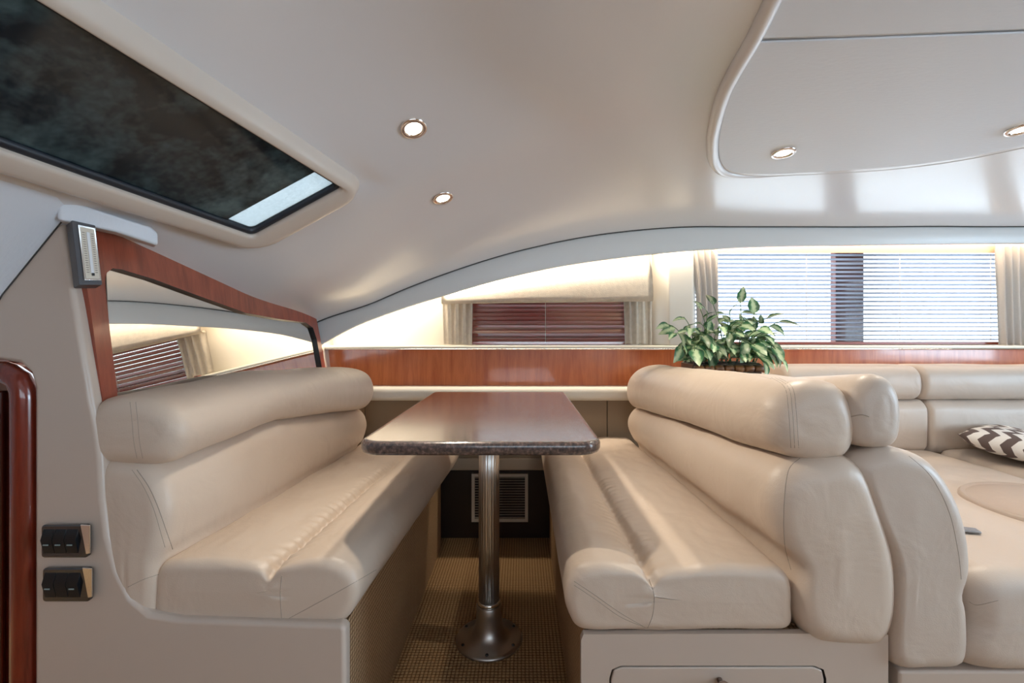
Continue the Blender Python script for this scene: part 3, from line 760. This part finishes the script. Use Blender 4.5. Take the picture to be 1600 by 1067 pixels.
RR = [(.645, .712), (.60, .700), (.55, .702), (.505, .722), (.482, .762), (.488, .812), (.525, .850), (.58, .864), (.625, .855), (.652, .82), (.664, .765)]
RRf = [(.60, .668), (.54, .656), (.49, .655), (.445, .670), (.424, .71), (.430, .765), (.465, .808), (.52, .828), (.58, .824), (.615, .78), (.62, .72)]
Rbol = loft('bolster', [(.875, RR), (1.88, RRf)], LEA, rb_, r0=.05, r1=.06, n=90, ny=80, disp=soft(.005, 7, 8))

# stitch lines
for dx in (0, 9): seam(Lbol, [(203+dx, 628), (206+dx, 655), (209+dx, 690), (214+dx, 716)], .0007)
seam(Lback, [(214, 734), (232, 760), (246, 790), (262, 835), (270, 858)], .0009)
seam(Lback, [(206, 734), (224, 760), (240, 795), (252, 835), (258, 855)], .0007)
seam(Lback, [(200, 917), (225, 905), (252, 896)], .0008)
seam(Lseat, [(448, 968), (500, 940), (545, 915), (588, 890)], .0009)
seam(Lseat, [(440, 900), (438, 930), (440, 968)], .0009)
for dx in (0, 6, 12): seam(Rbol, [(1205+dx, 590), (1226+dx, 605), (1232+dx, 640), (1236+dx, 700)], .0007)
seam(Rbol, [(1060, 572), (1120, 577), (1170, 583), (1205, 592)], .0006)
seam(Rback, [(1250, 716), (1232, 735), (1225, 790), (1226, 850), (1236, 890)], .0009)
for d in (0, 6): seam(Rseat, [(897, 908+d), (930, 930+d), (970, 958+d), (1008, 980)], .0008)
seam(Rseat, [(1014, 905), (1022, 930), (1020, 960), (1012, 981)], .0009)

# ------------------------------------------------------------------ right-hand sofa
sf = empty('corner_sofa', (1.4, 1.4, 0), 'greige leather corner sofa under the long window at the right', 'sofa')
box('base', .735, 2.7, .885, 2.0, 0, .298, GELP, sf, bevel=.006)
QB = [(.645, .70), (.675, .62), (.712, .53), (.722, .43), (.719, .335), (.735, .305), (.79, .300), (.85, .303), (.868, .33), (.866, .41), (.860, .445), (.872, .50), (.862, .59), (.832, .66), (.785, .715), (.72, .735), (.67, .728)]
seg_a = loft('backrest', [(.868, QB), (1.58, [(x-.02, z-.03*(z>.6)) for x, z in QB])], LEA2, sf, r0=.035, r1=.04, n=90, ny=50, disp=soft(.005, 7, 11))
QR = [(.652, .742), (.638, .79), (.648, .845), (.68, .872), (.716, .866), (.738, .83), (.742, .77), (.728, .736), (.69, .730)]
seg_b = loft('bolster', [(.872, QR), (1.46, [(x-.015, z-.062) for x, z in QR])], LEA2, sf, r0=.032, r1=.04, dome=.002, n=70, ny=50, disp=soft(.004, 7, 12))
seam(seg_a, [(1420, 712), (1455, 745), (1483, 800), (1497, 860), (1502, 905)], .0008)
seam(seg_b, [(1325, 652), (1345, 648), (1358, 651)], .0012)
# corner shelf that carries the plant
shelf = box('corner_shelf', .62, 1.045, 1.44, 1.96, .60, .795, LEA2, sf, bevel=.045, seg=5)
def secY(y0, y1, z0, z1, r=.05): return rounded(y0, y1, z0, z1, r, 3)
for a0, a1 in ((1.05, 1.585), (1.592, 2.7)):
    loft('bolster', [(a0, secY(1.79, 1.985, .690, .828, .055)), (a1, secY(1.79, 1.985, .690, .828, .055))], LEA2, sf, r0=.02, r1=.02, axis='x', n=70, ny=50, disp=soft(.004, 6, a0))
for a0, a1 in ((1.05, 1.615), (1.622, 2.7)):
    loft('backrest', [(a0, secY(1.80, 1.99, .475, .692, .05)), (a1, secY(1.80, 1.99, .475, .692, .05))], LEA2, sf, r0=.02, r1=.02, axis='x', n=70, ny=50, disp=soft(.006, 6, a0+5))
SA = [(.875, .305), (.872, .40), (.876, .46), (.90, .487), (1.0, .495), (1.3, .497), (1.55, .494), (1.625, .485), (1.64, .45), (1.64, .35), (1.62, .305), (1.2, .300)]
seatA = loft('seat_cushion', [(.868, SA), (1.83, SA)], LEA2, sf, r0=.045, r1=.03, n=140, ny=70, disp=soft(.006, 6, 21))
SBs = [(1.655, .40), (1.655, .318), (1.70, .315), (2.2, .315), (2.66, .318), (2.68, .45), (2.64, .487), (2.2, .500), (1.75, .497), (1.67, .485)]
loft('seat_cushion', [(.90, SBs), (1.83, SBs)], LEA2, sf, r0=.04, r1=.03, n=100, ny=40, disp=soft(.004, 6, 31))
seam(seatA, [(1514, 940), (1528, 945), (1560, 938)], .0009)
# oval raised seat insert
cM = Matrix.Translation((1.41, 1.19, .4905)) @ Matrix.Diagonal((.93, .90, 1, 1))
ins = lathe('seat_insert', [(.215, 0), (.213, .012), (.206, .018), (.198, .013), (.192, .015), (.15, .026), (.08, .032), (0, .034)], leather('insert_leather', (.46, .37, .305)), sf, cM, 64)

# buckle
bk = empty('seat_buckle', (1.0, 1.0, .5), 'small grey metal buckle tongue lying on the seat beside the sofa back', 'buckle')
p = hit(1515, 830, (0, 0, .499), (0, 0, 1))
bM = Matrix.Translation(p) @ Matrix.Rotation(R(-20), 4, 'Z')
box('clip', -.017, .017, -.012, .012, 0, .006, mat('grey_metal', (.30, .31, .33), .35, metal=.6), bk, bevel=.0025, M=bM)
box('strap', -.05, -.014, -.010, .010, -.001, .002, DRAPE, bk, M=bM)

# ------------------------------------------------------------------ chevron pillow
def chevron():
    m, nt, b = newmat('chevron_cloth'); N = nt.nodes; L = nt.links
    tc = N.new('ShaderNodeTexCoord'); s = N.new('ShaderNodeSeparateXYZ'); L.new(tc.outputs['Object'], s.inputs[0])
    def M(op, a, bb=None, c=None):
        x = N.new('ShaderNodeMath'); x.operation = op
        for i, v in enumerate((a, bb, c)):
            if v is None: continue
            if isinstance(v, (int, float)): x.inputs[i].default_value = v
            else: L.new(v, x.inputs[i])
        return x.outputs[0]
    zig = M('PINGPONG', s.outputs[0], .032)
    ph = M('ADD', s.outputs[1], M('MULTIPLY', zig, .95))
    st = M('GREATER_THAN', M('FRACT', M('DIVIDE', M('ADD', ph, 1.0), .052)), .5)
    mx = N.new('ShaderNodeMix'); mx.data_type = 'RGBA'; mx.inputs[6].default_value = (.80, .77, .72, 1); mx.inputs[7].default_value = (.13, .095, .085, 1)
    L.new(st, mx.inputs[0]); L.new(mx.outputs[2], b.inputs['Base Color']); b.inputs['Roughness'].default_value = .9
    return m
bm = bmesh.new(); n = 28; hw = .19
top = {}; 
for sgn in (1, -1):
    g_ = [[None]*(n+1) for _ in range(n+1)]
    for i in range(n+1):
        for j in range(n+1):
            u, v = -1+2*i/n, -1+2*j/n
            edge = i in (0, n) or j in (0, n)
            if edge and sgn == -1: g_[i][j] = top[(i, j)]; continue
            k = (1-u**4)*(1-v**4); pin = 1-.08*(1-abs(u))*(abs(v) > .0)*abs(v)**3-.0
            x = u*hw*(1-.07*(1-u*u)*0-.07*(1-v*v)*0); y = v*hw
            x *= 1-.06*(1-v*v)*-1*0; 
            x = u*hw*(1-.05*math.cos(v*math.pi/2)); y = v*hw*(1-.05*math.cos(u*math.pi/2))
            z = sgn*.050*max(k, 0)**.55
            z += .005*noise.noise(Vector((x*14, y*14, sgn)))
            vv_ = bm.verts.new((x, y, z)); g_[i][j] = vv_
            if edge: top[(i, j)] = vv_
    for i in range(n):
        for j in range(n):
            q = (g_[i][j], g_[i+1][j], g_[i+1][j+1], g_[i][j+1]); bm.faces.new(q if sgn > 0 else q[::-1])
me = bpy.data.meshes.new('pillow'); bm.to_mesh(me); bm.free(); me.materials.append(chevron())
me.polygons.foreach_set('use_smooth', [True]*len(me.polygons))
po = bpy.data.objects.new('throw_pillow', me); COL.objects.link(po)
po.location = (1.84, 1.615, .545); po.rotation_euler = (R(10), R(4), R(38))
tag(po, 'brown and white chevron throw pillow lying on the corner sofa seat', 'pillow')

# ------------------------------------------------------------------ table
tb = empty('dining_table', (-.1, 1.42, 0), 'dark speckled stone pedestal table between the two benches', 'table')
zt = .720; TH = .030
tx0, tx1, ty0, ty1 = -.362, .178, .985, 1.855
pts = [(tx0+.01, ty1), (tx1-.01, ty1)]
def rr2(cx, cy, r, a0, a1, n=8): return [(cx+r*math.cos(R(a0+(a1-a0)*i/n)), cy+r*math.sin(R(a0+(a1-a0)*i/n))) for i in range(n+1)]
outl = rr2(tx0+.022, ty1-.02, .02, 180, 90, 4)+rr2(tx1-.022, ty1-.02, .02, 90, 0, 4)+rr2(tx1-.05, ty0+.05, .05, 0, -90)+rr2(tx0+.05, ty0+.05, .05, -90, -180)
# slightly bowed near edge and gentle taper
outl = [(x, y-(.010*math.cos((x+.092)/.27*math.pi/2) if y < ty0+.03 else 0)) for x, y in outl]
bm = bmesh.new(); cx, cy = -.092, 1.42; rings = []
prof = [(.016, 0), (.008, -.0005), (.003, -.003), (0, -.009), (-.0, -.020), (.003, -.027), (.009, -.030), (.02, -.0305)]
def insetloop(L, d):
    out = []; k = len(L)
    for i in range(k):
        a_, b_, c_ = Vector(L[i-1]), Vector(L[i]), Vector(L[(i+1) % k])
        t = ((b_-a_).normalized()+(c_-b_).normalized()).normalized(); nrm = Vector((t.y, -t.x))
        out.append(b_+nrm*d)
    return out
for d, z in prof: rings.append([bm.verts.new((v.x, v.y, zt+z)) for v in insetloop(outl, d)])
for A, B in zip(rings, rings[1:]):
    for k in range(len(A)): bm.faces.new((A[k], A[(k+1) % len(A)], B[(k+1) % len(A)], B[k]))
bm.faces.new(rings[0]); bm.faces.new(rings[-1])
ttop = mk('tabletop', bm, GRAN, tb, smooth=True)
mod = ttop.modifiers.new('wn', 'WEIGHTED_NORMAL')
pxc, pyc = -.102, 1.425
T = Matrix.Translation((pxc, pyc, 0))
# fluted pole
bm = bmesh.new(); nf = 96; rings = []
for z in (.10, .30, .50, zt-TH):
    rings.append([bm.verts.new((pxc+(.0315+.0009*math.cos(24*2*math.pi*k/nf))*math.cos(2*math.pi*k/nf), pyc+(.0315+.0009*math.cos(24*2*math.pi*k/nf))*math.sin(2*math.pi*k/nf), z)) for k in range(nf)])
for A, B in zip(rings, rings[1:]):
    for k in range(nf): bm.faces.new((A[k], A[(k+1) % nf], B[(k+1) % nf], B[k]))
bm.faces.new(rings[0]); bm.faces.new(rings[-1])
mk('pole', bm, ALU, tb, smooth=True)
pb = lathe('pedestal_base', [(0, 0), (.103, 0), (.104, .003), (.102, .007), (.094, .010), (.072, .013), (.056, .020), (.046, .034), (.041, .055), (.039, .085), (.039, .108), (.036, .112), (.032, .112)], CASTALU, tb, T, 64)
for k in range(6):
    a_ = R(30+60*k); lathe('screw', [(0, .0), (.005, .0), (.005, .003), (.003, .005), (0, .005)], BLACK, pb, Matrix.Translation((pxc+.088*math.cos(a_-R(60)+R(0)), pyc+.088*math.sin(a_-R(60)), .0095)), 12)
lathe('collar', [(.032, .112), (.0365, .112), (.0365, .122), (.033, .124), (.0320, .124)], CHROME, pb, T, 40)
lathe('mounting_plate', [(0, .676), (.085, .676), (.088, .683), (.088, .6885), (0, .6885)], CASTALU, tb, T, 40)

# ------------------------------------------------------------------ vent grille
vg = empty('vent_grille', PY(781, 815, 2.13), 'beige louvred vent grille on the dark kick board behind the table pole', 'vent')
VC = mat('vent_plastic', (.75, .66, .54), .5)
v0 = PY(737, 740, 2.12); v1 = PY(825, 815, 2.12)
bm = bmesh.new(); t = .014
bx(bm, v0.x, v1.x, 2.116, 2.1295, v0.z-t, v0.z); bx(bm, v0.x, v1.x, 2.116, 2.1295, v1.z, v1.z+t)
bx(bm, v0.x, v0.x+t, 2.116, 2.1295, v1.z+t, v0.z-t); bx(bm, v1.x-t, v1.x, 2.116, 2.1295, v1.z+t, v0.z-t)
mk('frame', bm, VC, vg)
nsl = 16; me = None
for i in range(nsl):
    z = v1.z+t+(v0.z-v1.z-2*t)*(i+.5)/nsl
    if me is None:
        o = box('slat', v0.x+t, v1.x-t, -.006, .006, -.0008, .0008, VC, None, M=Matrix.Rotation(R(-20), 4, 'X')); me = o.data
    else: o = bpy.data.objects.new('slat', me); COL.objects.link(o)
    o.parent = vg; o.location = Vector((0, 2.121, z))-vg.location; 
    o.location.x = -vg.location.x

# ------------------------------------------------------------------ downlights
LENS = emit('lamp_lens', (1, .86, .68), 14)
RINGM = mat('chrome_ring', (.80, .74, .70), .15, metal=1)
dproto = None
def downlight(px, py, label, surf=None, pos=None, power=13.0):
    global dproto
    if pos is None:
        d = Vector(((px-CX)/F, 1, (CY-py)/F)); lo, hi = .2, 2.0
        for _ in range(40):
            md = (lo+hi)/2; q = Vector((0, 0, H))+d*md
            if q.z > zc(q.x, q.y): hi = md
            else: lo = md
        pos = Vector((0, 0, H))+d*lo
    e = .01; nx_ = -(zc(pos.x+e, pos.y)-zc(pos.x-e, pos.y))/(2*e); ny_ = -(zc(pos.x, pos.y+e)-zc(pos.x, pos.y-e))/(2*e)
    nn = -Vector((nx_, ny_, 1)).normalized()
    if dproto is None:
        t = empty('downlight'); t.rotation_mode = 'QUATERNION'
        lathe('trim_ring', [(.0325, 0), (.0325, .0025), (.030, .0045), (.024, .0048), (.0205, .003), (.0195, 0)], RINGM, t, n=40)
        lathe('lamp_lens', [(.0197, .0005), (.015, .0022), (.008, .003), (0, .0032)], LENS, t, n=32)
        dproto = t
    else: t = copy_tree(dproto)
    t.rotation_mode = 'QUATERNION'; t.location = pos+nn*(.007 if pos.x > .5 and pos.y > .4 else .001); t.rotation_quaternion = nn.to_track_quat('Z', 'Y')
    tag(t, label, 'downlight', 'recessed ceiling downlights')
    l = bpy.data.lights.new('downlight_lamp', 'SPOT'); l.energy = power; l.color = (1, .88, .72); l.spot_size = R(125); l.spot_blend = .9; l.shadow_soft_size = .018
    lo_ = bpy.data.objects.new('downlight_lamp', l); COL.objects.link(lo_); lo_.location = pos+nn*.02; lo_.rotation_euler = nn.lerp(Vector((0, 0, -1)), .0).to_track_quat('-Z', 'Y').to_euler()
    return t
downlight(646, 200, 'larger of the two chrome downlights left of centre, nearer the dark hatch glass')
downlight(692, 309, 'chrome downlight lower on the glossy ceiling, above the table')
downlight(1224, 235, 'chrome downlight in the padded ceiling panel above the plant')
downlight(1595, 198, 'chrome downlight cut by the right edge of the photo')

# light strips in the trough behind the fascia
strip_pts = [p for p in bt]
WARM = (1, .85, .66)
segs = [(0, 12), (12, 24), (24, 36), (36, 50), (50, 66), (66, 84)]
for i0, i1 in segs:
    a_, b_ = bt[i0], bt[i1]; mid = (a_+b_)/2; ln = (b_-a_).length
    l = area('trough_strip', (mid.x, 1.985, mid.z+.055), (mid.x, 2.06, mid.z-.4), ln, .02, (.7 if mid.x < -.45 else 1.25 if mid.x < -.1 else 1.35)*ln/.3, WARM)
    ang = math.atan2(b_.z-a_.z, b_.x-a_.x)
    zax = -(Vector((0, .10, -.4)).normalized()); xax = (b_-a_).normalized(); yax = zax.cross(xax).normalized(); zax = xax.cross(yax)
    l.rotation_euler = Matrix((xax, yax, zax)).transposed().to_euler()

# ------------------------------------------------------------------ potted plant
pt = empty('potted_plant', (.80, 1.72, .795), 'variegated leafy houseplant in a low bamboo and glass trough behind the right bench', 'plant')
BAM = mat('bamboo_brown', (.36, .17, .07), .35, col2=(.10, .04, .02), scale=30)
x0, x1 = PY(1083, 0, 1.66).x, PY(1192, 0, 1.66).x
pot = box('trough', x0, x1, 1.665, 1.79, .797, .845, mat('planter_dark', (.10, .06, .04), .3), pt, bevel=.004)
box('soil', x0+.006, x1-.006, 1.671, 1.784, .840, .848, mat('soil', (.03, .02, .015), .95, bump=1, bscale=80), pot)
plate('glass_band', [(x0-.002, 1.655, .80), (x1+.002, 1.655, .80), (x1+.002, 1.655, .875), (x0-.002, 1.655, .875)], (0, .003, 0), GLASS, pot)
for i in range(7):
    a0 = x0+(x1-x0)*i/7; a1 = x0+(x1-x0)*(i+1)/7-.004
    tube('bamboo_piece', [(a0, 1.648, .829), (a0+.004, 1.648, .829), (a1-.004, 1.648, .829), (a1, 1.648, .829)], [.0100, .0125, .0125, .0100], BAM, pot, 10)
def leafmat():
    m, nt, b = newmat('variegated_leaf'); N = nt.nodes; L = nt.links
    tc = N.new('ShaderNodeTexCoord'); s = N.new('ShaderNodeSeparateXYZ'); L.new(tc.outputs['Object'], s.inputs[0])
    ab = N.new('ShaderNodeMath'); ab.operation = 'ABSOLUTE'; L.new(s.outputs[1], ab.inputs[0])
    n = N.new('ShaderNodeTexNoise'); n.inputs['Scale'].default_value = 5; n.inputs['Detail'].default_value = 4; 
    oi = N.new('ShaderNodeObjectInfo'); ad = N.new('ShaderNodeVectorMath'); ad.operation = 'ADD'; L.new(tc.outputs['Object'], ad.inputs[0]); L.new(oi.outputs['Location'], ad.inputs[1]); L.new(ad.outputs[0], n.inputs['Vector'])
    mm = N.new('ShaderNodeMath'); mm.operation = 'MULTIPLY_ADD'; mm.inputs[1].default_value = .28; mm.inputs[2].default_value = -.09; L.new(n.outputs['Fac'], mm.inputs[0])
    sb = N.new('ShaderNodeMath'); sb.operation = 'SUBTRACT'; L.new(ab.outputs[0], sb.inputs[0]); L.new(mm.outputs[0], sb.inputs[1])
    cr = N.new('ShaderNodeValToRGB'); e = cr.color_ramp.elements; e[0].color = (.48, .60, .38, 1); e[0].position = 0; e[1].color = (.055, .18, .075, 1); e[1].position = .10
    e2 = e.new(.2); e2.color = (.02, .09, .045, 1)
    L.new(sb.outputs[0], cr.inputs[0])
    rnd = N.new('ShaderNodeHueSaturation'); rm = N.new('ShaderNodeMath'); rm.operation = 'MULTIPLY_ADD'; rm.inputs[1].default_value = .9; rm.inputs[2].default_value = .6; L.new(oi.outputs['Random'], rm.inputs[0]); L.new(rm.outputs[0], rnd.inputs['Value'])
    L.new(cr.outputs[0], rnd.inputs['Color']); L.new(rnd.outputs[0], b.inputs['Base Color']); b.inputs['Roughness'].default_value = .35
    tr = N.new('ShaderNodeBsdfTranslucent'); L.new(rnd.outputs[0], tr.inputs[0]); ms = N.new('ShaderNodeMixShader'); ms.inputs[0].default_value = .3
    L.new(b.outputs[0], ms.inputs[1]); L.new(tr.outputs[0], ms.inputs[2]); L.new(ms.outputs[0], N['Material Output'].inputs[0])
    return m
LEAF = leafmat(); STEM = mat('stem_green', (.10, .20, .07), .5)
def leafmesh(curl, wd):
    bm = bmesh.new(); K = 9; rows = []
    for i in range(K+1):
        s = i/K; w_ = wd*(math.sin(math.pi*s**.8)**.9)*(1-.25*s) if 0 < i < K else 0.004
        x = math.sin(s*curl)/curl; z = -(1-math.cos(s*curl))/curl
        fold = .35*w_
        rows.append([bm.verts.new((x, -w_, z+fold*.6)), bm.verts.new((x, -w_*.5, z+fold*.2)), bm.verts.new((x, 0, z)), bm.verts.new((x, w_*.5, z+fold*.2)), bm.verts.new((x, w_, z+fold*.6))])
    for A, B in zip(rows, rows[1:]):
        for k in range(4): bm.faces.new((A[k], A[k+1], B[k+1], B[k]))
    me = bpy.data.meshes.new('leaf'); bm.to_mesh(me); bm.free(); me.materials.append(LEAF)
    me.polygons.foreach_set('use_smooth', [True]*len(me.polygons)); return me
LM = [leafmesh(.5, .26), leafmesh(.9, .30), leafmesh(1.3, .25), leafmesh(.7, .33)]
rnd = random.Random(5)
def put_leaf(p, d, ln, roll=0):
    d = d.normalized(); up = Vector((0, 0, 1)) if abs(d.z) < .95 else Vector((0, -1, 0))
    up = (up+Vector((rnd.uniform(-.4, .4), rnd.uniform(-.9, .1), 0))).normalized()
    y = up.cross(d).normalized(); z = d.cross(y)
    M = Matrix((d, y, z)).transposed().to_4x4() @ Matrix.Rotation(roll, 4, 'X') @ Matrix.Scale(ln, 4)
    o = bpy.data.objects.new('leaf', rnd.choice(LM)); COL.objects.link(o); o.parent = pt
    o.matrix_basis = Matrix.Translation(p-pt.location) @ M
ends = [(1040, 505, 1.70), (1052, 520, 1.60), (1062, 545, 1.58), (1078, 512, 1.66), (1092, 478, 1.75), (1068, 495, 1.72), (1105, 486, 1.70), (1112, 470, 1.8), (1156, 466, 1.75), (1140, 485, 1.68), (1178, 484, 1.72), (1170, 500, 1.62),
        (1205, 495, 1.70), (1224, 500, 1.72), (1195, 525, 1.62), (1212, 545, 1.58), (1224, 562, 1.56), (1180, 540, 1.56), (1150, 520, 1.56), (1125, 510, 1.58), (1100, 525, 1.56), (1085, 548, 1.56), (1195, 570, 1.54), (1135, 500, 1.78), (1160, 505, 1.80), (1117, 540, 1.55), (1145, 545, 1.55), (1092, 505, 1.8)]
ends += [(rnd.uniform(1085, 1205), rnd.uniform(500, 560), rnd.uniform(1.55, 1.72)) for _ in range(13)]
for ei, (ex_, ey_, eY) in enumerate(ends):
    tip = PY(ex_, ey_, eY)
    fx = min(max(tip.x*.75+.80*.25, x0+.02), x1-.02)
    root = Vector((fx+rnd.uniform(-.02, .02), rnd.uniform(1.69, 1.77), .846))
    mid = root.lerp(tip, .5)+Vector((0, 0, .035+.02*rnd.random()))
    S_ = spl([root, mid, tip], 14, False)
    tube('stem', S_, [.0022]*7+[.0014]*7, STEM, pt, 5)
    L_ = (tip-root).length; k = 5 if L_ < .12 else 6
    for j in range(k):
        s = .22+.75*j/(k-1) if k > 1 else 1
        i = min(int(s*13), 12); p = S_[i]; t_ = (S_[i+1]-S_[i]).normalized()
        side = Vector((math.copysign(1, rnd.random()-.5)*rnd.uniform(.3, 1), rnd.uniform(-.9, .5), rnd.uniform(-.5, .35)))
        d = t_*(.7 if j < k-1 else 1.5)+side*(1.0 if j < k-1 else .35)
        if ex_ < 1075 or ex_ > 1215: d.z -= .5
        put_leaf(p, d, rnd.uniform(.05, .085)*(1.05 if 10 < ei < 28 else .9), rnd.uniform(-.5, .5))
